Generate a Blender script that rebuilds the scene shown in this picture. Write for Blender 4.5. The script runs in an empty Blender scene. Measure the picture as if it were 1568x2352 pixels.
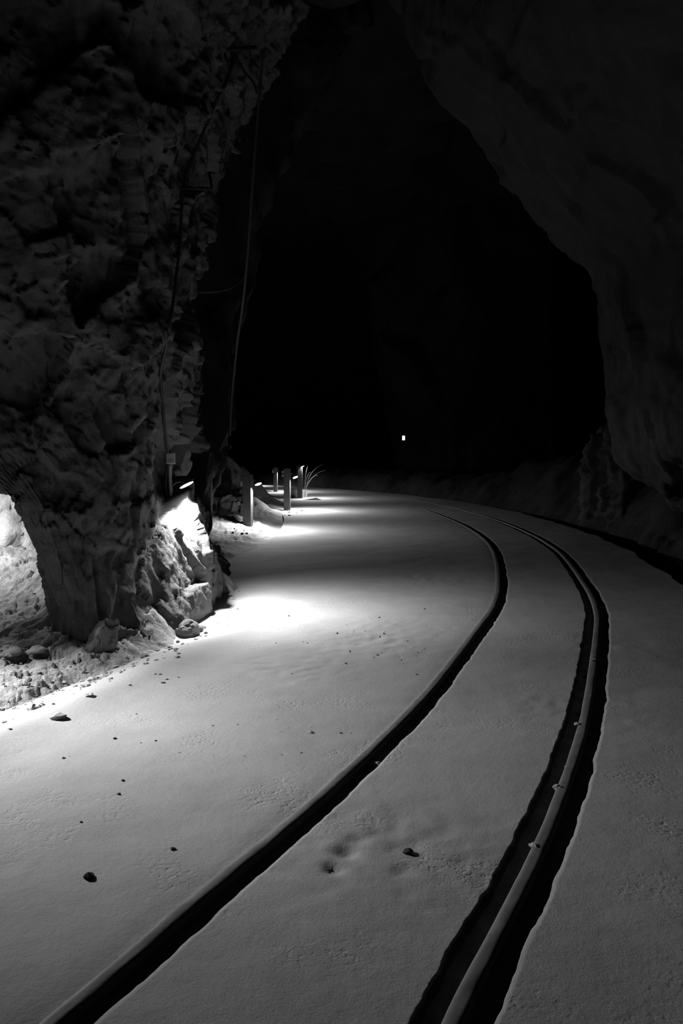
import bpy, bmesh, math, random
import numpy as np
from mathutils import Vector, Matrix
from mathutils.bvhtree import BVHTree

# ------------------------------------------------------------------ camera
F, H, CX, HY = 1829.0, 1.5, 784.0, 1030.0      # focal length (px), eye height, picture centre x, horizon y
sc = bpy.context.scene
COL = sc.collection
cd = bpy.data.cameras.new('camera')
cam = bpy.data.objects.new('camera', cd); COL.objects.link(cam)
cam.location = (0, 0, H); cam.rotation_euler = (math.pi/2, 0, 0)
cd.sensor_fit = 'HORIZONTAL'; cd.sensor_width = 24.0; cd.lens = 24.0*F/1568.0
cd.shift_y = -(1176.0-HY)/1568.0
cd.clip_start = 0.05; cd.clip_end = 200
sc.camera = cam

# ------------------------------------------------------------------ world, exposure
w = bpy.data.worlds.new('cave_dark'); sc.world = w; w.use_nodes = True
w.node_tree.nodes['Background'].inputs[0].default_value = (1, 1, 1, 1)
w.node_tree.nodes['Background'].inputs[1].default_value = 0.0
vs = sc.view_settings
vs.view_transform = 'Standard'; vs.look = 'None'; vs.gamma = 1.0; vs.use_curve_mapping = False
vs.exposure = 0.0
try:
    sc.cycles.use_denoising = True
    sc.cycles.max_bounces = 8; sc.cycles.diffuse_bounces = 3
    sc.cycles.sample_clamp_indirect = 4.0
except Exception:
    pass

# lamps: (name key, position, normal of the lens, watts, lens radius) - lights are made in flood_light()
LAMPS = {
    'pillar': ((-1.43, 7.35, 1.165), (0.54, -0.14, -1.0), 62, .066, 132),
    'left':   ((-3.75, 7.35, 1.17), (0.08, 0.30, -1.0), 26, .07, 170),
    'alcove': ((-3.70, 5.35, 1.60), (1.25, -0.62, -1.0), 40, .07, 66),  # added fill light out of view, brightens the lower-left roadway
    'post1':  ((-1.535, 14.70, .842), (0.38, -0.38, -1.0), 62, .06, 165),
    'post2':  ((-1.12, 19.33, .80), (0.38, -0.38, -1.0), 62, .06, 165),
    'post3':  ((-1.17, 23.90, .96), (0.38, -0.14, -1.0), 56, .05, 165),
    'post4':  ((-2.12, 27.42, .72), (0.38, 0.06, -1.0), 44, .05, 165),
    'far1':   ((-3.62, 31.72, .44), (0.45, 0.10, -1.0), 26, .05, 165),
    'far2':   ((-4.60, 37.57, .30), (0.45, 0.10, -1.0), 16, .05, 165),
}

# ------------------------------------------------------------------ numpy noise
def _hash(ix, iy, iz, s):
    h = (ix.astype(np.int64)*374761393 + iy.astype(np.int64)*668265263 + iz.astype(np.int64)*2147483647*3 + s*1274126177) & 0xFFFFFFFF
    h = ((h ^ (h >> 13))*1274126177) & 0xFFFFFFFF
    h = ((h ^ (h >> 16))*2246822519) & 0xFFFFFFFF
    h = h ^ (h >> 13)
    return (h & 0xFFFFFF)/float(0xFFFFFF)
def vnoise(P, scale, seed=0):
    Q = P/scale; I = np.floor(Q); f = Q-I; f = f*f*(3-2*f); I = I.astype(np.int64)
    out = 0
    for a in (0, 1):
        for b in (0, 1):
            for c in (0, 1):
                wgt = (f[:, 0] if a else 1-f[:, 0])*(f[:, 1] if b else 1-f[:, 1])*(f[:, 2] if c else 1-f[:, 2])
                out = out + wgt*_hash(I[:, 0]+a, I[:, 1]+b, I[:, 2]+c, seed)
    return out*2-1
def fbm(P, scale, octv=4, seed=0, gain=.5):
    o = 0; a = 1
    for k in range(octv):
        o = o + a*vnoise(P, scale, seed+k*17); scale *= .5; a *= gain
    return o
def facets(P, scale, seed=0, stretch=(1, 1, 1), slope=.6):
    """flat faced, fractured-rock relief: each Voronoi cell is a tilted plane"""
    Q = P/(scale*np.array(stretch)); I = np.floor(Q).astype(np.int64)
    best = np.full(len(P), 1e9); val = np.zeros(len(P))
    for a in (-1, 0, 1):
        for b in (-1, 0, 1):
            for c in (-1, 0, 1):
                J = I+np.array([a, b, c])
                h = [_hash(J[:, 0], J[:, 1], J[:, 2], seed+k) for k in range(7)]
                S = J+np.stack(h[:3], 1)
                D = Q-S; d = (D*D).sum(1)
                n = np.stack(h[3:6], 1)*2-1
                v = (h[6]*2-1)*.6 + (D*n).sum(1)*slope*2
                m = d < best
                best = np.where(m, d, best); val = np.where(m, v, val)
    return val
def sstep(a, b, x):
    t = np.clip((x-a)/(b-a), 0, 1); return t*t*(3-2*t)

# ------------------------------------------------------------------ materials (all neutral greys: the picture is black and white)
def mat(name, base, rough=.9, var=.25, vscale=3.0, bumps=((8, .6, .02),), pits=None, metal=0.0, speck=None, coord='Object'):
    m = bpy.data.materials.new(name); m.use_nodes = True
    nt = m.node_tree; N = nt.nodes; L = nt.links
    bs = N['Principled BSDF']; bs.inputs['Roughness'].default_value = rough; bs.inputs['Metallic'].default_value = metal
    try: bs.inputs['Specular IOR Level'].default_value = .25
    except Exception: pass
    tc = N.new('ShaderNodeTexCoord'); co = tc.outputs[coord]
    n1 = N.new('ShaderNodeTexNoise'); n1.inputs['Scale'].default_value = vscale; n1.inputs['Detail'].default_value = 8; n1.inputs['Roughness'].default_value = .65
    L.new(co, n1.inputs['Vector'])
    r = N.new('ShaderNodeMapRange'); r.inputs['From Min'].default_value = .3; r.inputs['From Max'].default_value = .7
    r.inputs['To Min'].default_value = base*(1-var); r.inputs['To Max'].default_value = base*(1+var)
    L.new(n1.outputs['Fac'], r.inputs['Value'])
    val = r.outputs['Result']
    if speck:
        n3 = N.new('ShaderNodeTexNoise'); n3.inputs['Scale'].default_value = speck[0]; n3.inputs['Detail'].default_value = 3
        L.new(co, n3.inputs['Vector'])
        r3 = N.new('ShaderNodeMapRange'); r3.inputs['From Min'].default_value = .62; r3.inputs['From Max'].default_value = .70
        r3.inputs['To Min'].default_value = 1; r3.inputs['To Max'].default_value = speck[1]
        L.new(n3.outputs['Fac'], r3.inputs['Value'])
        mm = N.new('ShaderNodeMath'); mm.operation = 'MULTIPLY'; L.new(val, mm.inputs[0]); L.new(r3.outputs['Result'], mm.inputs[1]); val = mm.outputs[0]
    cb = N.new('ShaderNodeCombineColor')
    for k in range(3): L.new(val, cb.inputs[k])
    L.new(cb.outputs[0], bs.inputs['Base Color'])
    prev = None
    for sc_, st, dist in bumps:
        nn = N.new('ShaderNodeTexNoise'); nn.inputs['Scale'].default_value = sc_; nn.inputs['Detail'].default_value = 6; nn.inputs['Roughness'].default_value = .6
        L.new(co, nn.inputs['Vector'])
        b = N.new('ShaderNodeBump'); b.inputs['Strength'].default_value = st; b.inputs['Distance'].default_value = dist
        L.new(nn.outputs['Fac'], b.inputs['Height'])
        if prev: L.new(prev, b.inputs['Normal'])
        prev = b.outputs['Normal']
    if pits:
        # small dents gathered in patches
        vo = N.new('ShaderNodeTexNoise'); vo.inputs['Scale'].default_value = pits[0]; vo.inputs['Detail'].default_value = 4; L.new(co, vo.inputs['Vector'])
        pr = N.new('ShaderNodeMapRange'); pr.inputs['From Min'].default_value = .30; pr.inputs['From Max'].default_value = .50; L.new(vo.outputs['Fac'], pr.inputs['Value'])
        ms = N.new('ShaderNodeTexNoise'); ms.inputs['Scale'].default_value = pits[1]; ms.inputs['Detail'].default_value = 2; L.new(co, ms.inputs['Vector'])
        mr = N.new('ShaderNodeMapRange'); mr.inputs['From Min'].default_value = .52; mr.inputs['From Max'].default_value = .66; mr.inputs['To Min'].default_value = 0; mr.inputs['To Max'].default_value = 1
        L.new(ms.outputs['Fac'], mr.inputs['Value'])
        b = N.new('ShaderNodeBump'); b.inputs['Distance'].default_value = pits[2]
        L.new(mr.outputs['Result'], b.inputs['Strength']); L.new(pr.outputs['Result'], b.inputs['Height'])
        if prev: L.new(prev, b.inputs['Normal'])
        prev = b.outputs['Normal']
    if prev: L.new(prev, bs.inputs['Normal'])
    return m
def emis(name, strength):
    m = bpy.data.materials.new(name); m.use_nodes = True; N = m.node_tree.nodes
    b = N['Principled BSDF']; b.inputs['Base Color'].default_value = (.8, .8, .8, 1)
    b.inputs['Emission Color'].default_value = (1, 1, 1, 1); b.inputs['Emission Strength'].default_value = strength
    return m
M = dict(
    concrete=mat('dusty_concrete', .40, .88, .13, 1.3, ((5, .35, .015), (42, .35, .004), (150, .6, .002)), pits=(44, 2.0, .0022), speck=(130, .72)),
    dirt=mat('dry_dirt', .32, .95, .38, 7, ((14, .8, .03), (60, .9, .01))),
    bank=mat('dark_soil_and_groove_shade', .05, .95, .4, 3, ((9, .7, .05), (40, .7, .015))),
    rock=mat('fractured_rock', .115, .92, .28, 2.4, ((6, .6, .04), (26, .7, .015), (90, .5, .004))),
    limewash=mat('pale_rough_rock', .48, .92, .15, 3, ((10, .6, .03), (34, .8, .018), (90, .5, .006))),
    palerock=mat('pale_rock', .075, .92, .22, 1.6, ((4, .6, .06), (18, .6, .02))),
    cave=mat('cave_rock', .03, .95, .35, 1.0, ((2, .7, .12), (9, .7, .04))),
    steel=mat('worn_steel', .16, .62, .25, 9, ((20, .4, .004), (120, .4, .001))),
    wood=mat('weathered_timber', .06, .85, .3, 12, ((30, .5, .004),)),
    boulder=mat('boulder_rock', .27, .92, .3, 5, ((16, .7, .02), (50, .7, .006))),
    stone=mat('loose_stone', .50, .92, .25, 12, ((40, .7, .006),)),
    darkstone=mat('dark_stone', .07, .9, .4, 30, ((60, .7, .004),)),
    housing=mat('grey_lamp_housing', .08, .5, .1, 10, ((80, .1, .001),)),
    plastic=mat('grey_plastic', .35, .5, .08, 10, ((80, .1, .001),)),
    cable=mat('black_cable', .035, .55, .1, 10, ((80, .1, .001),)),
    iron=mat('black_iron', .02, .7, .2, 20, ((80, .3, .001),)),
    strap=mat('bright_steel_strap', .75, .4, .1, 10, ((80, .1, .001),)),
    pipe=mat('pale_hose', .09, .5, .1, 10, ((80, .1, .001),)),
    twig=mat('dry_twig', .10, .9, .2, 10, ((80, .1, .001),)),
    glow=emis('lamp_lens_glow', 60.0),
    window=emis('lit_wall_lens', 6.0),
)

# ------------------------------------------------------------------ object helpers
def tag(o, label=None, cat=None, group=None, kind=None):
    if label: o['label'] = label
    if cat: o['category'] = cat
    if group: o['group'] = group
    if kind: o['kind'] = kind
    return o
def new_obj(name, me, m=None, parent=None):
    o = bpy.data.objects.new(name, me); COL.objects.link(o)
    if m is not None and me is not None: me.materials.append(m)
    if parent is not None: o.parent = parent
    return o
def empty(name, loc, rz=0):
    o = bpy.data.objects.new(name, None); COL.objects.link(o); o.location = loc; o.rotation_euler.z = rz
    o.empty_display_size = .1; return o
def grid_mesh(name, V, nr, nc, wrap=False, smooth=True, mask=None):
    idx = np.arange(nr*nc).reshape(nr, nc)
    if wrap: idx = np.concatenate([idx, idx[:, :1]], 1)
    q = np.stack([idx[:-1, :-1], idx[:-1, 1:], idx[1:, 1:], idx[1:, :-1]], -1).reshape(-1, 4)
    if mask is not None: q = q[mask.reshape(-1)]
    used, inv = np.unique(q, return_inverse=True); V = V[used]; q = inv.reshape(-1, 4)
    me = bpy.data.meshes.new(name)
    me.vertices.add(len(V)); me.vertices.foreach_set('co', V.astype(np.float32).ravel())
    me.loops.add(q.size); me.loops.foreach_set('vertex_index', q.astype(np.int32).ravel())
    me.polygons.add(len(q)); me.polygons.foreach_set('loop_start', np.arange(0, q.size, 4, dtype=np.int32))
    me.polygons.foreach_set('loop_total', np.full(len(q), 4, dtype=np.int32))
    me.update(calc_edges=True)
    if smooth: me.polygons.foreach_set('use_smooth', np.ones(len(q), dtype=bool))
    me.validate(); return me
def grid_normals(V, nr, nc, wrap):
    G = V.reshape(nr, nc, 3)
    if wrap: du = np.roll(G, -1, 1)-np.roll(G, 1, 1)
    else: du = np.gradient(G, axis=1)
    dv = np.gradient(G, axis=0)
    n = np.cross(du, dv); n /= np.linalg.norm(n, axis=2, keepdims=True)+1e-9
    return n.reshape(-1, 3)
def bm_obj(name, bm, m, parent=None, smooth=False):
    me = bpy.data.meshes.new(name); bm.normal_update(); bm.to_mesh(me); bm.free()
    if smooth: me.polygons.foreach_set('use_smooth', np.ones(len(me.polygons), dtype=bool))
    return new_obj(name, me, m, parent)
def box_bm(size, loc=(0, 0, 0), bevel=.0, seg=2, bm=None):
    b = bmesh.new(); bmesh.ops.create_cube(b, size=1)
    bmesh.ops.scale(b, vec=size, verts=b.verts)
    if bevel: bmesh.ops.bevel(b, geom=b.edges[:], offset=bevel, segments=seg, profile=.6, affect='EDGES')
    bmesh.ops.translate(b, vec=loc, verts=b.verts)
    return b
def tube_mesh(name, pts, r, n=8):
    pts = [Vector(p) for p in pts]; bm = bmesh.new(); rings = []
    for i, p in enumerate(pts):
        t = (pts[min(i+1, len(pts)-1)]-pts[max(i-1, 0)]).normalized()
        a = t.orthogonal().normalized() if i == 0 else (rings_a - t*rings_a.dot(t)).normalized()
        rings_a = a; b = t.cross(a)
        rr = r[i] if isinstance(r, (list, tuple)) else r
        rings.append([bm.verts.new(p+(a*math.cos(2*math.pi*k/n)+b*math.sin(2*math.pi*k/n))*rr) for k in range(n)])
    for i in range(len(rings)-1):
        for k in range(n):
            bm.faces.new((rings[i][k], rings[i][(k+1) % n], rings[i+1][(k+1) % n], rings[i+1][k]))
    bm.faces.new(rings[0][::-1]); bm.faces.new(rings[-1])
    me = bpy.data.meshes.new(name); bm.normal_update(); bm.to_mesh(me); bm.free()
    me.polygons.foreach_set('use_smooth', np.ones(len(me.polygons), dtype=bool)); return me
def catmull(P, n):
    P = np.array(P, float); P = np.vstack([2*P[0]-P[1], P, 2*P[-1]-P[-2]]); out = []
    for i in range(1, len(P)-2):
        t = np.linspace(0, 1, n, endpoint=False)[:, None]
        a, b, c, d = P[i-1], P[i], P[i+1], P[i+2]
        out.append(.5*((2*b)+(-a+c)*t+(2*a-5*b+4*c-d)*t**2+(-a+3*b-3*c+d)*t**3))
    out.append(P[-2][None]); return np.vstack(out)
def px(x, y, Y):            # the point at depth Y seen at a given place
    return Vector(((x-CX)/F*Y, Y, H-(y-HY)/F*Y))
def gpx(x, y):              # point on the level floor
    Y = F*H/(y-HY); return Vector(((x-CX)/F*Y, Y, 0))

# ------------------------------------------------------------------ the curve of the track (left edge of the inner rail)
ctrl = [(-5.2, -5.0), (-3.4, -2.0), (-1.75, 0.2), (-.78, 2.08), (-.53, 2.6), (-.06, 3.55), (.44, 4.75), (1.07, 6.53), (1.43, 7.64), (1.70, 8.79),
        (2.00, 10.39), (2.25, 12.14), (2.37, 14.29), (2.30, 16.73), (2.09, 18.79), (1.72, 20.9), (1.0, 23.2), (-.1, 25.6), (-1.6, 28), (-3.6, 30.3), (-6.2, 32.4), (-9, 34)]
C = catmull(ctrl, 60)
for _ in range(60):
    C[1:-1] = C[1:-1]*.5+(C[:-2]+C[2:])*.25
seg = np.linalg.norm(np.diff(C, axis=0), axis=1); S = np.concatenate([[0], np.cumsum(seg)])
def curve_at(s):
    x = np.interp(s, S, C[:, 0]); y = np.interp(s, S, C[:, 1])
    e = .15; tx = np.interp(s+e, S, C[:, 0])-np.interp(s-e, S, C[:, 0]); ty = np.interp(s+e, S, C[:, 1])-np.interp(s-e, S, C[:, 1])
    l = np.hypot(tx, ty); return x, y, ty/l, -tx/l        # point and the unit vector to the right
def t_of(X, Y):
    cs = C[::6]; ss = S[::6]; out = np.zeros(len(X)); so = np.zeros(len(X))
    for a in range(0, len(X), 20000):
        dx = X[a:a+20000, None]-cs[None, :, 0]; dy = Y[a:a+20000, None]-cs[None, :, 1]
        k = np.argmin(dx*dx+dy*dy, 1); so[a:a+20000] = ss[k]
        _, _, nx, ny = curve_at(ss[k]); r = np.arange(len(k))
        out[a:a+20000] = dx[r, k]*nx+dy[r, k]*ny
    return out, so

# ------------------------------------------------------------------ ground relief shared by pavement and soil
def relief(X, Y):
    P = np.stack([X, Y, X*0], 1)
    h = .010*fbm(P, 1.6, 3, 5)+.002*fbm(P, .28, 3, 9)
    # the long shallow trough and crest sweeping past the pillar
    ax, ay, bx, by = -2.3, 3.1, -.55, 7.6
    L = math.hypot(bx-ax, by-ay); nx, ny = (by-ay)/L, -(bx-ax)/L
    q = (X-ax)*nx+(Y-ay)*ny; u = ((X-ax)*(bx-ax)+(Y-ay)*(by-ay))/L/L
    wgt = sstep(-.4, .1, u)*(1-sstep(.75, 1.15, u))
    h = h+wgt*1.5*(.022*np.exp(-(q-.12)**2/.035)-.03*np.exp(-(q+.28)**2/.05))
    # fine ripples where the mud was trodden
    for cx, cy, r, a in ((.3, 6.3, .55, .006), (-.35, 5.4, .4, .004), (.9, 9.2, .6, .004), (2.0, 6.0, .35, .004), (.35, 2.9, .3, .003), (1.4, 4.6, .4, .004), (.0, 3.0, .4, .003)):
        g = np.exp(-((X-cx)**2+(Y-cy)**2)/(r*r)); h = h-a*g*np.clip(fbm(P, .07, 2, 31), -.2, 1)*1.5
    # trodden hollow and lip beside the groove
    for cx, cy, r, a in ((.02, 2.93, .045, -.02), (-.03, 2.82, .03, -.018), (.06, 3.02, .04, -.012), (.0, 2.98, .1, .008)):
        h = h+a*np.exp(-((X-cx)**2+(Y-cy)**2)/(r*r))
    return h
def dist_seg(X, Y, pts):
    d = np.full(len(X), 1e9)
    for (x0, y0), (x1, y1) in zip(pts[:-1], pts[1:]):
        vx, vy = x1-x0, y1-y0; t = np.clip(((X-x0)*vx+(Y-y0)*vy)/(vx*vx+vy*vy), 0, 1)
        d = np.minimum(d, np.hypot(X-x0-t*vx, Y-y0-t*vy))
    return d
def margin(Y): return -1.98-.62*sstep(6.0, 7.6, Y)-1.02*sstep(8.4, 10.5, Y)
def soil_height(X, Y, t):
    P = np.stack([X, Y, X*0], 1)
    h = relief(X, Y)
    edge = .12*fbm(P, .5, 3, 71)
    tl = margin(Y)+edge*1.3
    m = sstep(0, .45, tl-t)
    rough = .014+.026*np.clip(facets(P, .16, 3), -.5, 1)+.024*fbm(P, .4, 4, 4)+.011*facets(P, .06, 8)
    near = m*rough
    h = h - .05*(1-m) + near + .012*m
    # talus against the pillar foot and the left wall
    d = dist_seg(X, Y, [(-1.35, 9.4), (-1.25, 7.2), (-1.8, 5.9), (-2.35, 6.5), (-2.7, 8)])
    h = h+.10*np.exp(-(d/.22)**2)*m*(1+.8*fbm(P, .3, 3, 12))
    h = h+m*.45*sstep(6.2, 8.3, Y-.25*(X+3))*(X < -2)*sstep(-2.1, -2.6, X)*(Y < 9.5)
    # mounds behind the posts
    def bump(cx, cy, sx, sy, a): return a*np.exp(-((X-cx)/sx)**2-((Y-cy)/sy)**2)
    rg = 1+.25*fbm(P, .5, 3, 40)
    h = h+(bump(-2.75, 20.9, .78, 1.1, .98)+bump(-2.35, 18.5, .75, .8, .30)+bump(-2.55, 15.4, .7, .9, .22)+bump(-3.8, 18, 1.0, 4, .9)+bump(-3.9, 13.6, 1.1, 2, .6)+bump(-2.6, 24, .6, 1.2, .2))*rg
    far = sstep(-4.2, -6.5, X)*sstep(9, 12, Y)*(1-sstep(24, 28, Y)); h = h+1.2*far
    # right: ditch and bank
    e2 = .05*fbm(P, .7, 3, 77)
    k = sstep(1.93, 2.03, t+e2)
    h = h-.20*k+.10*k*sstep(2.4, 3.2, t)
    up = sstep(2.25, 4.1, t+.3*fbm(P, 1.4, 3, 50))
    h = h+k*up*(1.38+.2*fbm(P, .8, 4, 60))*sstep(-3, 4, Y)*(1-.5*sstep(20, 28, Y))
    h = h+k*.05*fbm(P, .3, 4, 61)*(1+facets(P, .25, 62))
    return h

# ---- pavement: a grid that follows the track, grooves cut beside each rail
def cols():
    c = list(np.linspace(-3.5, -2.3, 14))+list(np.linspace(-2.25, -.15, 85))+[-.10, -.06, -.03, -.015, -.006, -.001]
    c += [0.0, .0005, .056, .0565, .08, .105, .128, .131, .133, .14, .15, .165, .185]
    c += list(np.linspace(.21, .80, 30))
    c += [.82, .84, .85, .858, .864, .868, .870, .872, .875, .89, .91, .930, .9385, .939, .996, .9965, 1.01, 1.04, 1.058, 1.061, 1.064, 1.07, 1.08, 1.10, 1.13]
    c += list(np.linspace(1.16, 1.94, 34))+[1.965, 1.985, 1.995, 2.0, 2.0, 2.0]
    return np.array(c)
tc_ = cols(); nC = len(tc_)
s0 = float(np.interp(-1.5, C[:, 1], S)); s1 = float(np.interp(31.5, C[:, 1], S)); rows = []; s = s0
while s < s1:
    rows.append(s); Yc = float(np.interp(s, S, C[:, 1])); s += max(.012, .0062*abs(Yc))
rows = np.array(rows); nR = len(rows)
x, y, nx, ny = curve_at(rows)
SS = np.repeat(rows, nC); TT = np.tile(tc_, nR)
Q = np.stack([SS, SS*0, SS*0], 1)
def wob(a, sc1, seed): return a*(fbm(Q, sc1, 4, seed, .7))
floorz = np.zeros(len(TT))
def near(c, wd): return np.clip(1-np.abs(TT-c)/wd, 0, 1)
TW = TT.copy()
TW += near(.131, .045)*(TT > .06)*wob(.006, .22, 201)
TW += near(.870, .045)*(TT < .935)*wob(.006, .16, 202)
TW += near(1.061, .05)*(TT > 1.0)*wob(.006, .25, 203)
TW += near(2.0, .3)*wob(.035, .6, 204)
GX = np.repeat(x, nC)+TW*np.repeat(nx, nC); GY = np.repeat(y, nC)+TW*np.repeat(ny, nC)
z = relief(GX, GY)
P3 = np.stack([GX, GY, GX*0], 1)
inside = ((TT > .0004) & (TT < .1305)) | ((TT > .8705) & (TT < 1.0605))
deep = -.11+.012*fbm(P3, .1, 2, 301)
# rubbish packed between groove and outer rail in places
fillm = ((TT > .905) & (TT < .9386)); fill = np.clip(fbm(P3, .35, 3, 302)+.15, 0, 1)
deep = np.where(fillm, deep+fill*.11*np.clip(.6+fbm(P3, .06, 2, 303), 0, 1.2), deep)
deep = np.where(fillm, np.minimum(deep, -.045), deep); z = np.where(inside, deep, z)
lip = (np.exp(-((TT+.0)/.05)**2)*(TT <= 0)*-.004)
z = z+lip-.004*((TT > .1309) & (TT < .1335))-.004*((TT > .867) & (TT < .8705))-.004*((TT > 1.0605) & (TT < 1.0645))
z = z-.07*sstep(.14, .5, margin(GY)-TT)*(1-sstep(8.5, 9.5, GY))
last = np.zeros(nC, bool); last[-2] = True; L2 = np.tile(last, nR); z = np.where(L2, z-.12, z)
last[:] = False; last[-1] = True; L1 = np.tile(last, nR); z = np.where(L1, z-.32, z)
V = np.stack([GX, GY, z], 1)
pav = new_obj('floor_pavement', grid_mesh('floor_pavement', V, nR, nC), M['concrete'])
pav.data.materials.append(M['bank'])  # dark groove lining: the shade inside the rail grooves put into the colour
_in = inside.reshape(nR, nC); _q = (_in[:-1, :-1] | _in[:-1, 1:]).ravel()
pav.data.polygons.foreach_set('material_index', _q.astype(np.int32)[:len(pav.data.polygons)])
tag(pav, 'dusty grey concrete roadway curving left past the rock pillar', kind='structure')

# ---- rails: sweep of a rounded rail head section
def rail(name, t0, t1, label, wear):
    root = empty(name, (0, 0, 0)); tag(root, label, 'rail')
    sec = [(t0, -.09), (t0, -.004), (t0+.002, .002), (t0+.007, .0055), (t0+.02, .007), (t1-.02, .007), (t1-.008, .0055), (t1-.002, .001), (t1, -.006), (t1-.003, -.03), (t1-.02, -.045), (t1-.02, -.09)]
    rr = rows[::2]; x, y, nx, ny = curve_at(rr)
    T = np.tile([a for a, b in sec], len(rr)); Z = np.tile([b for a, b in sec], len(rr)); n = len(sec)
    Qs = np.stack([np.repeat(rr, n), T*8, T*0], 1)
    Z = Z+.0015*fbm(Qs, .12, 3, wear)*(Z > -.02); T = T+.0015*fbm(Qs, .3, 2, wear+3)
    X = np.repeat(x, n)+T*np.repeat(nx, n); Y = np.repeat(y, n)+T*np.repeat(ny, n)
    Z = Z+relief(X, Y)
    new_obj('rail_head', grid_mesh('rail_head', np.stack([X, Y, Z], 1), len(rr), n), M['steel'], root)
    return root
rail('inner_rail', .0012, .0555, 'inner grey rail of the curved track, flush with concrete on its left', 11)
rail('outer_rail', .9395, .9955, 'outer grey rail of the curved track between two black grooves', 55)

# ---- soil: polar grid around the viewer
ang = np.radians(np.concatenate([np.linspace(-84, -28, 60)[:-1], np.linspace(-28, -3, 310)[:-1], np.linspace(-3, 30, 130)[:-1], np.linspace(30, 84, 50)])); nA = len(ang)
rad = [0.3]
while rad[-1] < 47: rad.append(rad[-1]+(.02 if 3.5 < rad[-1] < 9 else max(.04, rad[-1]*.0075)))
rad = np.array(rad); nr = len(rad)
RX = (rad[:, None]*np.sin(ang)[None]).ravel(); RY = (rad[:, None]*np.cos(ang)[None]).ravel()-.3
tt, so = t_of(RX, RY)
hz = soil_height(RX, RY, tt)
V = np.stack([RX, RY, hz], 1)
tq = tt.reshape(nr, nA)[:-1, :-1]
isbank = tq > 1.97
Vt = V[:, [0, 1, 2]]
soil = new_obj('floor', grid_mesh('floor', V, nr, nA, mask=~isbank), M['dirt']); tag(soil, 'dry stony dirt floor along the foot of the rock', kind='structure')
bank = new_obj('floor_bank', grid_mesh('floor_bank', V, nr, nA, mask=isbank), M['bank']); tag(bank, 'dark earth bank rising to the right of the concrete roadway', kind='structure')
for o in (soil, bank):
    o.data.flip_normals()

# ------------------------------------------------------------------ rock masses: lofted plan sections, then fractured relief
def loft(sections, dz, ds, wrap=True, amp=((.7, .12), (.25, .05), (.09, .018)), fb=(.5, .05), seed=0, taperfoot=None, stretch=(1, 1, 1.5), slope=.6, zr=None):
    zs = [a for a, _ in sections]; K = np.array([p for _, p in sections], float)      # (nz, npts, 2)
    Z = np.arange(zs[0], zs[-1]+dz/2, dz) if not zr else np.array(zr)
    # smooth interpolation up the height
    def interp(Z):
        out = np.zeros((len(Z),)+K.shape[1:])
        for i in range(K.shape[1]):
            for j in (0, 1):
                out[:, i, j] = np.interp(Z, zs, K[:, i, j])
        return out
    R = interp(Z)
    k = max(1, int(.10/dz)); ker = np.ones(2*k+1)/(2*k+1)
    pad = np.concatenate([np.repeat(R[:1], k, 0), R, np.repeat(R[-1:], k, 0)], 0)
    R = sum(pad[i:i+len(Z)]*ker[i] for i in range(2*k+1))
    n = R.shape[1]
    if wrap: R = np.concatenate([R, R[:, :1]], 1)
    segl = np.linalg.norm(np.diff(R, axis=1), axis=2).mean(0); pts = []
    for i in range(R.shape[1]-1):
        m = max(2, int(segl[i]/ds))
        for a in range(m):
            f = a/m; pts.append(R[:, i]*(1-f)+R[:, i+1]*f)
    if not wrap: pts.append(R[:, -1])
    G = np.stack(pts, 1); nc = G.shape[1]
    V = np.concatenate([G, np.broadcast_to(Z[:, None, None], (len(Z), nc, 1))], 2).reshape(-1, 3)
    N = grid_normals(V, len(Z), nc, wrap)
    d = 0
    Pw = V+.12*np.stack([vnoise(V, .6, seed+91), vnoise(V, .6, seed+92), vnoise(V, .6, seed+93)], 1)
    for i, (s_, a_) in enumerate(amp): d = d+a_*facets(Pw, s_, seed+i*13, stretch, slope)
    d = d+fb[1]*fbm(V, fb[0], 4, seed+50)
    if taperfoot is not None: d = d*taperfoot(V)
    V = V+N*d[:, None]
    V[:, 2] += .02*fbm(V, .2, 2, seed+70)
    return V, len(Z), nc
def rock(name, sections, m, label, cat=None, kind=None, smooth=False, flip=False, **kw):
    V, a, b = loft(sections, **kw)
    me = grid_mesh(name, V, a, b, wrap=kw.get('wrap', True), smooth=smooth)
    if flip: me.flip_normals()
    o = new_obj(name, me, m); tag(o, label, cat, kind=kind); return o, V

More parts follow.
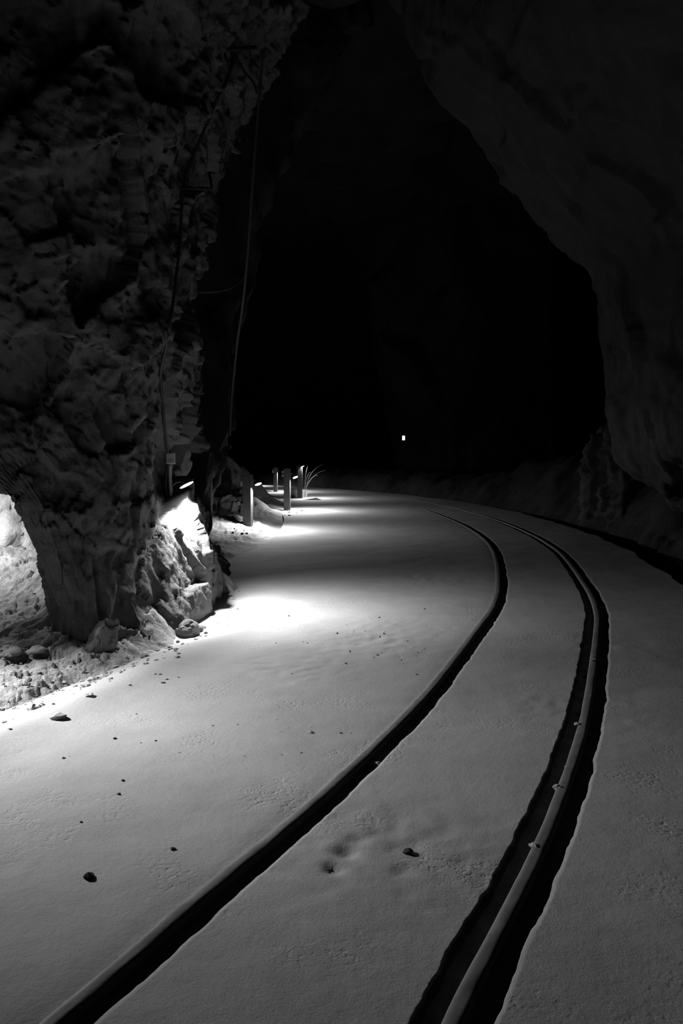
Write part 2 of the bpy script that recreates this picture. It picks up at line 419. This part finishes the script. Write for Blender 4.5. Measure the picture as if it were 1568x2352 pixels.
pillar_sec = [
    (-.12, [(-1.38, 9.6), (-1.22, 8.1), (-1.24, 7.25), (-1.30, 6.72), (-1.52, 6.18), (-1.84, 5.84), (-2.12, 5.95), (-2.30, 6.2), (-2.6, 7.5), (-2.4, 9.6)]),
    (.12,  [(-1.38, 9.6), (-1.21, 8.1), (-1.24, 7.30), (-1.32, 6.76), (-1.55, 6.24), (-1.86, 5.90), (-2.12, 5.97), (-2.28, 6.2), (-2.6, 7.5), (-2.4, 9.6)]),
    (.60,  [(-1.68, 9.6), (-1.38, 8.3), (-1.34, 7.45), (-1.50, 6.92), (-1.74, 6.42), (-1.95, 6.08), (-2.12, 6.00), (-2.28, 6.1), (-2.7, 7.5), (-2.5, 9.6)]),
    (1.15, [(-2.05, 9.6), (-1.80, 8.5), (-1.62, 7.7), (-1.63, 7.15), (-1.80, 6.70), (-2.04, 6.35), (-2.30, 6.08), (-2.50, 6.05), (-2.95, 7.5), (-2.8, 9.6)]),
    (1.45, [(-2.0, 9.6), (-1.78, 8.5), (-1.62, 7.7), (-1.64, 7.12), (-1.84, 6.66), (-2.10, 6.38), (-2.50, 6.22), (-3.10, 6.10), (-3.6, 7.5), (-3.0, 9.6)]),
    (2.0,  [(-1.80, 9.6), (-1.65, 8.4), (-1.60, 7.6), (-1.66, 7.05), (-1.92, 6.62), (-2.32, 6.36), (-2.90, 6.10), (-3.9, 5.8), (-4.6, 7.5), (-3.2, 9.6)]),
    (3.0,  [(-1.75, 9.4), (-1.55, 8.3), (-1.45, 7.5), (-1.58, 6.90), (-1.85, 6.40), (-2.30, 6.05), (-3.00, 5.75), (-4.2, 5.4), (-5.0, 7.5), (-3.4, 9.6)]),
    (4.5,  [(-1.50, 9.2), (-1.30, 8.2), (-1.22, 7.4), (-1.40, 6.60), (-1.70, 6.00), (-2.30, 5.60), (-3.10, 5.20), (-4.5, 4.8), (-5.5, 7.5), (-3.6, 9.4)]),
    (5.6,  [(-1.05, 9.2), (-.85, 8.2), (-.72, 7.3), (-1.0, 6.30), (-1.40, 5.55), (-2.20, 5.00), (-3.10, 4.60), (-4.8, 4.2), (-6.0, 7.5), (-3.8, 9.4)]),
    (7.4,  [(.0, 9.2), (.10, 8.2), (.15, 7.2), (-.10, 5.8), (-.60, 4.7), (-1.80, 4.0), (-3.10, 3.6), (-5.2, 3.2), (-7.0, 7.5), (-4, 9.4)]),
]
def footcalm(V): return .55+.45*sstep(.6, 1.8, V[:, 2])
pillar, PV = rock('rock_pillar', pillar_sec, M['rock'], 'massive dark fractured rock pillar at left, its flank lit by a small lamp', 'rock',
                  dz=.022, ds=.024, amp=((.85, .16), (.33, .08), (.12, .032), (.06, .014)), fb=(.5, .05), seed=7, taperfoot=footcalm)
# bright rough wall in the alcove left of the pillar
rock('wall_left', [(-.1, [(-8, 3.0), (-6.0, 5.4), (-4.4, 7.5), (-3.3, 8.05), (-2.3, 8.4), (-1.8, 9.0)]),
                   (.5, [(-8, 3.0), (-6.0, 5.5), (-4.4, 7.7), (-3.3, 8.25), (-2.3, 8.5), (-1.8, 9.1)]),
                   (1.6, [(-8, 3.0), (-6.0, 5.6), (-4.4, 8.0), (-3.3, 8.5), (-2.3, 8.7), (-1.8, 9.2)]),
                   (3.5, [(-8, 3.0), (-6.0, 5.6), (-4.4, 7.8), (-3.3, 8.4), (-2.3, 8.7), (-1.8, 9.2)]),
                   (8, [(-8, 3.0), (-6.0, 5.6), (-4.4, 7.8), (-3.3, 8.4), (-2.3, 8.7), (-1.8, 9.2)])],
     M['limewash'], 'pale rough rock wall left of the pillar, glaring in lamplight', kind='structure',
     dz=.045, ds=.04, wrap=False, amp=((.4, .05), (.15, .045), (.08, .03)), fb=(.3, .08), seed=23, flip=True)
# second dark mass behind the pillar
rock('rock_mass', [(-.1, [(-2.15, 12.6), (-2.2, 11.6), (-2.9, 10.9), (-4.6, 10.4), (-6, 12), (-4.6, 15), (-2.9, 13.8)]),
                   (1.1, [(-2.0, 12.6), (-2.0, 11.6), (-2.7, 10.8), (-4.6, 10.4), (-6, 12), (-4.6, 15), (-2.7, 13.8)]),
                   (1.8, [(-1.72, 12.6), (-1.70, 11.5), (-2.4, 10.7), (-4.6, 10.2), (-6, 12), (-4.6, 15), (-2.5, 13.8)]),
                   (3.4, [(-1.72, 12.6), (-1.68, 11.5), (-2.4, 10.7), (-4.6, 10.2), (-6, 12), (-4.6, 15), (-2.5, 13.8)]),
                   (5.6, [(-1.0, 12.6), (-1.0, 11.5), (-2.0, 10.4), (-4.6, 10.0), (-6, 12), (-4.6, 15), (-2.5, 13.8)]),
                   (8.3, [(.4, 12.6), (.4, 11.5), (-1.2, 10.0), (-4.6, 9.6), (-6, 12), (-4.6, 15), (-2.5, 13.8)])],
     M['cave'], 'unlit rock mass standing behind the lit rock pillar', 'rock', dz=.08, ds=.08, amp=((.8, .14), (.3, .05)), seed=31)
# middle buttress
rock('rock_buttress', [(-.3, [(1.2, 36), (2.2, 33.0), (5.2, 31), (8.8, 31), (11, 36), (6, 39)]),
                       (.6, [(2.0, 36), (2.7, 33.6), (5.2, 31.6), (8.8, 31.6), (11, 36), (6, 39)]),
                       (2.0, [(2.35, 36), (2.75, 33.8), (5.2, 32), (8.5, 31.8), (11, 36), (6, 39)]),
                       (4.5, [(1.75, 36), (2.1, 33.6), (5.0, 31.5), (8.3, 31.5), (11, 36), (6, 39)]),
                       (8.9, [(1.0, 36), (1.3, 33.4), (4.5, 31.0), (8.3, 31.0), (11, 36), (6, 39)]),
                       (13, [(-1, 36), (-.6, 33.4), (3.5, 30.0), (8.3, 30.0), (11, 36), (6, 39)])],
     M['cave'], 'distant dim rock buttress with one lit lamp on it', 'rock', dz=.2, ds=.2, amp=((1.8, .3), (.6, .12)), fb=(1.5, .15), seed=41)
# right wall
def rw(x): return [(9.5, 15.5), (x+.8, 14.4), (x, 13.2), (x+.12, 11.6), (x+.55, 9.4), (x+1.0, 7), (x+1.5, 3.5), (x+2.1, 0), (x+3.2, -4)]
rock('wall_right', [(-.3, rw(6.2)), (.7, rw(5.5)), (1.05, rw(5.0)), (1.35, rw(4.6)), (1.9, rw(4.42)), (2.8, rw(4.36)), (3.7, rw(4.25)), (4.4, rw(4.15)), (5.1, rw(3.3)), (6.3, rw(2.4)), (7.4, rw(1.6)), (9.0, rw(.8))],
     M['palerock'], 'pale rock wall overhanging the dark bank at right', kind='structure', dz=.05, ds=.06, wrap=False, amp=((1.1, .10), (.4, .04), (.13, .013)), fb=(.6, .05), seed=53, flip=True)
rock('rock_ledge', [(-.2, [(5.15, 16.90), (4.95, 16.20), (5.45, 15.40), (6.35, 15.30), (6.75, 16.30), (5.95, 17.20)]),
                    (1.0, [(5.10, 16.90), (4.90, 16.20), (5.45, 15.40), (6.35, 15.30), (6.75, 16.30), (5.95, 17.20)]),
                    (1.5, [(5.15, 16.80), (5.00, 16.20), (5.45, 15.50), (6.35, 15.40), (6.75, 16.30), (5.95, 17.10)]),
                    (2.0, [(5.45, 16.60), (5.35, 16.20), (5.55, 15.70), (6.25, 15.60), (6.55, 16.30), (5.95, 16.80)]),
                    (2.25, [(5.85, 16.30), (5.75, 16.20), (5.85, 16.10), (6.05, 16.10), (6.15, 16.30), (5.95, 16.40)])],
     M['palerock'], 'broken rock ledge on the bank beside the right wall', 'rock', dz=.05, ds=.05, amp=((.5, .1), (.2, .07), (.09, .03)), seed=61)
# far and side walls
rock('wall_far', [(-.5, [(-16, 10), (-9.5, 15), (-8.5, 24), (-11, 33), (-9, 41), (-2, 45), (6, 44), (14, 38), (17, 26), (16, 14), (14, 0)]),
                  (8, [(-14, 10), (-8, 15), (-7, 24), (-9, 33), (-7, 40), (-2, 43), (6, 42), (12, 37), (15, 26), (14, 14), (13, 0)]),
                  (13.5, [(-12, 10), (-5, 15), (-4, 24), (-5, 32), (-4, 37), (-1, 40), (4, 39), (9, 35), (11, 26), (11, 14), (11, 0)])],
     M['cave'], 'black cave wall closing the tunnel', kind='structure', dz=.4, ds=.4, wrap=False, amp=((2.2, .4), (.8, .15)), fb=(1.5, .2), seed=83, stretch=(1, 1, 1))
nx_, ny_ = 120, 140
gx, gy = np.meshgrid(np.linspace(-18, 18, nx_), np.linspace(-6, 48, ny_)); gx = gx.ravel(); gy = gy.ravel()
gz = 7.6+3.5*sstep(9, 16, gy)-.012*gx**2*(1-sstep(9, 16, gy))
P = np.stack([gx, gy, gx*0], 1); gz = gz+.5*facets(P, 2.2, 5)+.3*fbm(P, 1.5, 4, 6)
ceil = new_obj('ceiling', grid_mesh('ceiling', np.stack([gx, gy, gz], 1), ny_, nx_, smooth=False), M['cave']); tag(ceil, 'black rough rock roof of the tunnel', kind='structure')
ceil.data.flip_normals()

# ------------------------------------------------------------------ ray helpers on real surfaces
def bvh(o):
    me = o.data; return BVHTree.FromPolygons([v.co[:] for v in me.vertices], [p.vertices[:] for p in me.polygons])
pb = bvh(pillar); gb = bvh(soil); pvb = bvh(pav)
EYE = Vector((0, 0, H))
def cast(tree, x, y, lift=.02, default=7.0):
    d = (px(x, y, 1.0)-EYE).normalized(); hit = tree.ray_cast(EYE, d)
    if hit[0] is None: return px(x, y, default)
    return hit[0]-d*lift
def ground(X, Y):
    zs = []
    for t in (gb, pvb):
        h = t.ray_cast(Vector((X, Y, 4)), Vector((0, 0, -1)))
        if h[0] is not None: zs.append(h[0].z)
    return max(zs) if zs else 0.0

# ------------------------------------------------------------------ lamps
def flood_light(key, label, name='flood_light', arm_to=None, on=True):
    pos, n, watts, r, spread = LAMPS[key]; pos = Vector(pos); n = Vector(n).normalized()
    root = empty(name, pos); tag(root, label, 'lamp')
    q = n.to_track_quat('-Z', 'Y'); root.rotation_mode = 'QUATERNION'; root.rotation_quaternion = q
    b = bmesh.new()                                     # shallow dish with a flange and cooling fins
    prof = [(.0, .034), (r*.55, .033), (r*.80, .024), (r*1.02, .008), (r*1.10, .004), (r*1.10, -.004), (r*1.0, -.004), (r*1.0, .002), (0, .002)]
    n_ = 28; rings = []
    for rr, zz in prof:
        if rr == 0: rings.append([b.verts.new((0, 0, zz))])
        else: rings.append([b.verts.new((rr*math.cos(2*math.pi*k/n_), rr*math.sin(2*math.pi*k/n_), zz)) for k in range(n_)])
    for A, B in zip(rings[:-1], rings[1:]):
        for k in range(n_):
            a0, a1 = A[k % len(A)], A[(k+1) % len(A)]; b0, b1 = B[k % len(B)], B[(k+1) % len(B)]
            vs_ = []
            for v in (a0, b0, b1, a1):
                if v not in vs_: vs_.append(v)
            if len(vs_) > 2: b.faces.new(vs_)
    bm_obj('housing', b, M['housing'], root)
    b = bmesh.new()
    for k in range(-2, 3):
        f = box_bm((r*1.1, .003, .016), (0, k*r*.22, .036)); me = bpy.data.meshes.new('t'); f.to_mesh(me); f.free(); b.from_mesh(me); bpy.data.meshes.remove(me)
    bm_obj('cooling_fins', b, M['housing'], root)
    b = bmesh.new(); bmesh.ops.create_circle(b, cap_ends=True, radius=r*.98, segments=28); bmesh.ops.translate(b, vec=(0, 0, -.001), verts=b.verts)
    bmesh.ops.reverse_faces(b, faces=b.faces)
    o = bm_obj('lens', b, M['glow'], root); o['label'] = 'white glowing lens'
    if arm_to is not None:
        inv = (Matrix.Translation(pos) @ q.to_matrix().to_4x4()).inverted()
        e = inv @ Vector(arm_to); pts = [(0, 0, .036), Vector((0, 0, .05))*.5+e*.5+Vector((0, 0, .02)), e]
        new_obj('bracket_arm', tube_mesh('bracket_arm', catmull([tuple(p) for p in pts], 5), .007, 8), M['housing'], root)
    ld = bpy.data.lights.new('lamp_light', 'AREA'); ld.shape = 'DISK'; ld.size = r*1.9; ld.energy = watts; ld.spread = math.radians(spread)
    lo = bpy.data.objects.new('lamp_light', ld); COL.objects.link(lo); lo.parent = root; lo.location = (0, 0, -.006)
    return root

corner = cast(pb, 392, 1122, .0, 7.1)
flood_light('pillar', 'small flood light on an arm, glowing on the flank of the rock pillar', arm_to=corner)
flood_light('left', 'flood light on the pale left wall, beyond the pillar', arm_to=(-3.75, 8.15, 1.25))
flood_light('alcove', 'added fill light out of view under the overhang, aimed at the roadway', arm_to=(-3.9, 5.75, 2.0))

# posts -----------------------------------------------------------
def post(X, Y, w_, h, rz, label, boxes=()):
    root = empty('timber_post', (X, Y, ground(X, Y)-.02), rz); tag(root, label, 'post', 'timber lamp posts along the roadside')
    z0 = ground(X, Y)-.02; hh = h-z0
    b = box_bm((w_, w_, hh), (0, 0, hh/2), .008, 2)
    for v in b.verts:
        v.co.x += .004*math.sin(v.co.z*3+X*7); v.co.y += .004*math.cos(v.co.z*4+Y)
        if v.co.z > hh*.9: v.co.z += .012*v.co.x/w_
    bm_obj('post_shaft', b, M['wood'], root)
    b = box_bm((w_*1.02, w_*1.02, .012), (0, 0, hh+.006), .003, 1); bm_obj('post_cap', b, M['wood'], root)
    for (dx, dz, bw, bh) in boxes:
        b = box_bm((bw, .07, bh), (-w_/2-bw/2+dx, 0, dz-z0), .008, 2); o = bm_obj('junction_box', b, M['plastic'], root); o['label'] = 'small grey junction box'
        b = box_bm((bw*.8, .006, bh*.8), (0, 0, 0), .002, 1); c = bm_obj('box_lid', b, M['plastic'], o); c.location = (-w_/2-bw/2+dx, -.037, dz-z0)
    return root
post(-1.735, 14.75, .158, 1.0, math.radians(-9), 'nearest square timber post, a lamp glowing at its right side', ((0, .85, .055, .105),))
flood_light('post1', 'flood light fixed to the nearest timber post', arm_to=(-1.66, 14.72, .90))
post(-1.32, 19.35, .155, 1.0, math.radians(-2), 'second timber post, with two small boxes on its left', ((0, .93, .05, .06), (0, .84, .05, .06)))
flood_light('post2', 'flood light beside the second timber post', arm_to=(-1.245, 19.33, .90))
post(-1.25, 23.95, .15, .99, math.radians(0), 'third timber post, behind the second, bright dot at its top')
flood_light('post3', 'tiny bright flood light at the top of the third timber post', arm_to=(-1.2, 23.93, 1.0))
post(-2.27, 27.45, .13, .83, math.radians(-3), 'farthest timber post, slim, seen between the first and second', ((0, .72, .05, .12),))
flood_light('post4', 'faint flood light on the farthest timber post', arm_to=(-2.2, 27.43, .8))
post(-3.75, 31.75, .12, .5, 0, 'short timber post beyond the dark mound, screened by the nearest post')
flood_light('far1', 'flood light hidden behind the nearest timber post', arm_to=(-3.7, 31.73, .48))
post(-4.72, 37.6, .12, .4, 0, 'last timber post far round the bend')
flood_light('far2', 'flood light far round the bend', arm_to=(-4.68, 37.6, .36))

# wall lamp on the buttress ---------------------------------------
p = px(927, 1006, 33.0)
root = empty('bulkhead_lamp', p); tag(root, 'small white lit lamp on the distant rock buttress', 'lamp'); root.rotation_euler.z = math.radians(-18)
bm_obj('housing', box_bm((.15, .09, .24), (0, .05, 0), .02, 2), M['housing'], root)
o = bm_obj('lens', box_bm((.10, .02, .17), (-.012, -.002, 0), .006, 2), M['window'], root); o['label'] = 'white lit lens'
new_obj('bracket_arm', tube_mesh('bracket_arm', [(0, .08, 0), (0.02, .5, 0.02), (.05, 1.1, .0)], .02), M['housing'], root)

# ------------------------------------------------------------------ electrics on the pillar
def cable(name, pts, r, m, label, cat, tree=None, lift=.02, n=6, dflt=7.0):
    P3 = [cast(tree, a, b, lift, dflt) if tree else px(a, b, c) for (a, b, *c_) in pts for c in [c_[0] if c_ else dflt]]
    P3 = catmull([tuple(p) for p in P3], n)
    return tag(new_obj(name, tube_mesh(name, P3, r, 8), m), label, cat)
pcs = []
for a, b in [(386, 1040), (378, 980), (371, 900), (369, 850), (378, 810), (388, 750), (398, 690), (406, 620), (413, 550), (417, 480), (424, 420), (440, 370), (470, 296), (500, 225), (520, 190), (540, 126)]:
    pcs.append(cast(pb, a, b, .03, 7.2))
for k in range(3):
    q = [p.copy() for p in pcs]
    for i in range(1, len(q)-1): q[i].y = (pcs[i-1].y+pcs[i].y*1+pcs[i+1].y)/3
    for i in range(1, len(q)-1):
        d = pcs[i]-EYE; pcs[i] = EYE+d*(min(q[i].y, pcs[i].y+.01)/pcs[i].y)
tag(new_obj('supply_cable', tube_mesh('supply_cable', catmull([tuple(p) for p in pcs], 6), .014, 8), M['cable']), 'black cable climbing the face of the rock pillar to the roof', 'cable')
pc2 = [tuple(px(a, b, 7.05)) for a, b in [(540, 128), (552, 150), (565, 170), (582, 190), (590, 215)]]
tag(new_obj('branch_cable', tube_mesh('branch_cable', catmull(pc2, 6), .011, 8), M['cable']), 'short black cable sloping right below the upper iron bar', 'cable')

cj = cast(pb, 392, 1052, .03, 7.1)
Yc = cj.y
root = empty('junction_box', cj); tag(root, 'grey junction box on the pillar above the flood light', 'electrical box')
hb = box_bm((.08, .05, .10), (0, 0, 0), .006, 2); bm_obj('box_body', hb, M['plastic'], root)
bm_obj('box_lid', box_bm((.072, .006, .09), (0, -.028, 0), .002, 1), M['plastic'], root)
p = px(393.5, 1065, Yc-.05)
o = bm_obj('strap_clip', box_bm((.078, .012, .006), (0, 0, 0), .001, 1), M['strap']); o.location = p; tag(o, 'bright metal strap just below the junction box', 'strap')
pts = [px(391, 1066, Yc-.02), px(391, 1095, Yc-.02), px(393, 1125, Yc-.03), px(396, 1160, Yc-.05)]
tag(new_obj('conduit_pipe', tube_mesh('conduit_pipe', catmull([tuple(p) for p in pts], 6), .017, 10), M['plastic']), 'grey conduit pipe dropping from the junction box past the lamp', 'pipe')
pts = [px(383, 1066, Yc-.02), px(381, 1110, Yc-.03), px(382, 1145, Yc-.05), px(386, 1180, Yc-.08)]
tag(new_obj('drop_cable', tube_mesh('drop_cable', catmull([tuple(p) for p in pts], 6), .012, 8), M['cable']), 'thin dark cable hanging beside the conduit pipe', 'cable')

# iron brackets
Yb = cast(pb, 445, 432, 0, 7.2).y-.22
b = bmesh.new()
def bar(name, pts, r, m, label, cat): return tag(new_obj(name, tube_mesh(name, pts, r, 6), m), label, cat)
q = [px(413, 431, Yb), px(450, 433, Yb), px(486, 433, Yb), px(484, 415, Yb+.06), px(479, 398, Yb+.15)]
bar('iron_bracket', q, .014, M['iron'], 'lower black iron bracket, bent upward at its right end', 'bracket')
Yb2 = 7.0
q = [px(466, 112, Yb2), px(500, 115, Yb2), px(540, 113, Yb2), px(588, 109, Yb2+.1)]
bar('iron_bar', q, .017, M['iron'], 'upper black iron bar jutting across the top of the pillar', 'bar')
# hose
q = catmull([tuple(px(a, b, d)) for a, b, d in [(618, -160, 8.4), (614, 0, 8.4), (607, 90, 8.4), (600, 171, 8.4), (587, 321, 8.45), (578, 446, 8.5), (568, 589, 8.6), (557, 700, 8.8), (544, 790, 9.2), (533, 900, 10.0), (527, 1000, 10.6)]], 6)
tag(new_obj('hanging_hose', tube_mesh('hanging_hose', q, .014, 8), M['pipe']), 'long pale hose hanging from the roof right of the pillar', 'hose')
q = catmull([tuple(px(a, b, d)) for a, b, d in [(445, 670, 8.2), (465, 672, 8.3), (500, 670, 8.4), (530, 662, 8.5), (550, 650, 8.6), (560, 636, 8.62)]], 6)
tag(new_obj('slack_wire', tube_mesh('slack_wire', q, .006, 6), M['pipe']), 'thin wire sagging between the pillar and the hanging hose', 'wire')
c = px(619, 170, 8.3); q = []
for k in range(0, 40):
    a = k/39*2*math.pi*1.7; q.append((c.x+.055*math.cos(a)+.03*(k/39), c.y+.02*k/39, c.z+.034*math.sin(a)-.02*(k/39)))
tag(new_obj('wire_coil', tube_mesh('wire_coil', q, .005, 6), M['pipe']), 'small coil of wire beside the hanging hose', 'wire coil')

# ------------------------------------------------------------------ stones
def stone_mesh(name, seed, sub=3, flat=.65, rough=.28):
    b = bmesh.new(); bmesh.ops.create_icosphere(b, subdivisions=sub, radius=1)
    P = np.array([v.co[:] for v in b.verts]); rnd = np.random.RandomState(seed)
    d = rough*facets(P+seed*3.1, .9, seed, slope=.7)+.10*fbm(P+seed, .5, 3, seed)
    P = P*(1+d[:, None]); P[:, 2] *= flat; P[:, 0] *= rnd.uniform(.85, 1.25)
    for v, p in zip(b.verts, P): v.co = p
    me = bpy.data.meshes.new(name); b.normal_update(); b.to_mesh(me); b.free(); return me
big = [stone_mesh('boulder', 100+i, 4, .8, .26) for i in range(5)]
for me in big: me.materials.append(M['boulder'])
def boulder(x, y, Y, size, k, label, rot=(0, 0, 0), name='boulder', zoff=0.0, scl=(1, 1, 1)):
    X = (x-CX)/F*Y
    o = bpy.data.objects.new(name, big[k % 5]); COL.objects.link(o)
    o.location = (X, Y, ground(X, Y)+size*scl[2]*.25+zoff); o.scale = (size*scl[0], size*scl[1], size*scl[2]); o.rotation_euler = rot
    return tag(o, label, 'rock')
boulder(238, 1450, 5.85, .105, 0, 'lit pointed boulder at the front foot of the pillar', (.2, .3, .5), scl=(.85, .9, 1.7))
boulder(430, 1428, 6.62, .10, 1, 'rounded half-lit boulder at the right front foot of the pillar', (0, .2, 1))
boulder(95, 1435, 6.35, .19, 2, 'broad slab boulder, lit on top, at the left foot of the pillar', (.1, -.3, .4), scl=(1.3, .8, .8))
boulder(20, 1520, 5.6, .08, 4, 'low boulder in the rubble at the left edge of the picture', (0, 0, .7), scl=(1.3, 1, .7))
boulder(527, 1203, 15.5, .2, 2, 'jagged boulder left of the nearest timber post', (.5, .5, .8), scl=(.9, .8, 1.5))
boulder(548, 1209, 15.1, .12, 3, 'smaller boulder between the jagged one and the nearest post', (.2, .3, .3), scl=(1.6, .8, .7))
# concrete blocks by the third post
o = bm_obj('concrete_block', box_bm((.55, .5, .26), (0, 0, .1), .02, 2), M['concrete']); X, Y = (683-CX)/F*24.9, 24.9
o.location = (X, Y, ground(X, Y)); o.rotation_euler = (0, .05, .2); tag(o, 'low lit concrete block beside the third timber post', 'block')
b = bmesh.new()
vv = [b.verts.new(c) for c in ((-.34, -.2, 0), (.30, -.2, 0), (.30, .25, 0), (-.34, .25, 0), (.1, -.18, .07), (.1, .22, .07))]
for f in ((0, 1, 4), (1, 2, 5, 4), (2, 3, 5), (3, 0, 4, 5), (3, 2, 1, 0)): b.faces.new([vv[i] for i in f])
bmesh.ops.bevel(b, geom=b.edges[:], offset=.012, segments=2, affect='EDGES')
o = bm_obj('stone_wedge', b, M['concrete']); X, Y = (716-CX)/F*23.3, 23.3; o.location = (X, Y, ground(X, Y)-.01); o.rotation_euler.z = .2
tag(o, 'low stone wedge on the roadway right of the third post', 'stone')

small = [stone_mesh('stone', 200+i, 2, .45, .4) for i in range(7)]
for me in small: me.materials.append(M['stone'])
dark = []
for i in range(3):
    me = stone_mesh('stone', 300+i, 2, .6, .4); me.materials.append(M['darkstone']); dark.append(me)
def stone(x, y, wpx, k, label, dk=False, group=None, zoff=0.0, name='stone'):
    g = gpx(x, y); sz = wpx*.5*H/(y-HY)
    zg = ground(g.x, g.y)
    o = bpy.data.objects.new(name, (dark if dk else small)[k % (3 if dk else 7)]); COL.objects.link(o)
    o.location = (g.x, g.y, zg+sz*.3+zoff); o.scale = (sz, sz, sz); o.rotation_euler = (0, 0, k*1.7)
    return tag(o, label, 'stone', group)
stone(203, 2020, 23, 0, 'large dark stone on the roadway, left of the inner rail', True)
stone(937, 1964, 20, 1, 'dark stone lying between the two rails', True)
stone(396, 1953, 10, 2, 'small dark stone right of the large dark one', True)
stone(282, 1796, 7, 0, 'dark speck of stone, upper of two near the left edge', True)
stone(273, 1828, 7, 1, 'dark speck of stone, lower of two near the left edge', True)
stone(263, 1699, 7, 2, 'dark speck of stone below the rubble margin', True)
stone(712, 1686, 10, 3, 'pale pebble alone in the middle of the roadway')
stone(135, 1660, 26, 4, 'white flattish stone at the left edge of the roadway')
stone(76, 1634, 30, 5, 'broken stone with a dark hollow on the dirt margin')
stone(95, 1628, 18, 2, 'grey stone touching the broken stone on the dirt margin')
stone(205, 1612, 18, 6, 'pale stone above the white flattish one')
stone(197, 1580, 18, 1, 'upright pale stone with a triangular shadow')
stone(212, 1555, 22, 0, 'pale stone wedged in the rubble below the pillar')
stone(235, 1550, 20, 3, 'stone just right of the wedged pale stone')
stone(60, 1543, 18, 2, 'grey stone in the rubble near the left edge')
stone(85, 1510, 34, 4, 'wide stone with a black shadow under it in the rubble')
stone(145, 1745, 9, 5, 'tiny pale stone on the roadway at the far left')
stone(186, 1893, 6, 0, 'tiny dark grit stone left of the two rail lines', True)
o = stone(864, 1748, 20, 1, 'rounded stone wedged in the groove of the inner rail', zoff=.04)
o.location.z = -.012
o = stone(480, 2138, 22, 3, 'pebble stuck in the near end of the inner groove'); o.location.z = -.01
o = stone(1281, 1815, 22, 2, 'pale stone resting on the near edge of the outer rail'); o.location.z = .012
o = stone(1228, 1950, 22, 5, 'second pale stone on the outer rail, nearer the viewer'); o.location.z = .012
o = stone(1361, 1518, 16, 6, 'crumb of stone beside the far part of the outer rail'); o.location.z = .008
o = stone(1325, 1665, 14, 0, 'crumb of stone in the middle part of the outer groove'); o.location.z = .004
o = stone(1302, 1765, 13, 4, 'crumb of stone just beyond the pale stone on the outer rail'); o.location.z = .004
# rubble scattered on the dirt margin (alike, cannot be told apart)
rnd = random.Random(4)
n = 0
def scatter(cx, cy, sx, sy, count, w0, w1, label, group, dk=.1):
    for i in range(count):
        x = rnd.gauss(cx, sx); y = rnd.gauss(cy, sy)
        if x < -15 or y < 1110: continue
        g = gpx(x, y)
        t, _ = t_of(np.array([g.x]), np.array([g.y]))
        if -.06 < t[0] < 1.1: continue
        stone(x, y, rnd.uniform(w0, w1)*(.6 if rnd.random() < .5 else 1), rnd.randrange(50), label, rnd.random() < dk, group, name='pebble')
def line_scatter(x0, y0, x1, y1, sp, count, w0, w1, label, group, dk=.1):
    for i in range(count):
        f = rnd.random(); a = x0+(x1-x0)*f; b_ = y0+(y1-y0)*f+rnd.gauss(0, sp)
        stone(a, b_, rnd.uniform(w0, w1)*(.6 if rnd.random() < .5 else 1), rnd.randrange(50), label, rnd.random() < dk, group, name='pebble')
line_scatter(0, 1590, 420, 1480, 34, 150, 4, 12, 'loose pebble in the dirt margin below the pillar', 'pebbles on the dirt margin below the pillar')
line_scatter(430, 1475, 560, 1360, 16, 22, 4, 9, 'small pebble on the road edge right of the pillar foot', 'pebbles right of the pillar foot')
scatter(545, 1228, 30, 7, 26, 3, 8, 'small stone on the ground around the nearest timber post', 'stones around the nearest post')
scatter(676, 1177, 14, 4, 14, 3, 7, 'small stone at the foot of the second timber post', 'stones around the second post')
scatter(600, 1700, 260, 120, 40, 2.5, 5, 'grain of grit scattered on the lit roadway', 'grit on the lit roadway', .4)
scatter(880, 1480, 90, 30, 40, 2.5, 5, 'grit in the trodden patch left of the inner rail', 'grit in the trodden patch', .6)
scatter(1200, 1640, 70, 60, 26, 3, 6, 'grit lying on the concrete between the rails', 'grit between the rails', .6)

# twiggy weed by the third post -----------------------------------
root = empty('dry_weed', (-1.12, 24.1, ground(-1.12, 24.1))); tag(root, 'dry twiggy weed growing beside the third timber post', 'plant')
rw_ = random.Random(2)
for k in range(7):
    a = rw_.uniform(-.4, 1.2); L = rw_.uniform(.35, .75); up = rw_.uniform(.8, 1.2)
    P_ = [(0, 0, 0), (a*.12, rw_.uniform(-.05, .05), .4*up*L/.5), (a*.35, rw_.uniform(-.1, .1), .75*up*L/.6), (a*.6, rw_.uniform(-.1, .1), .85*up*L/.6)]
    new_obj('twig', tube_mesh('twig', catmull(P_, 3), .0025, 5), M['twig'], root)
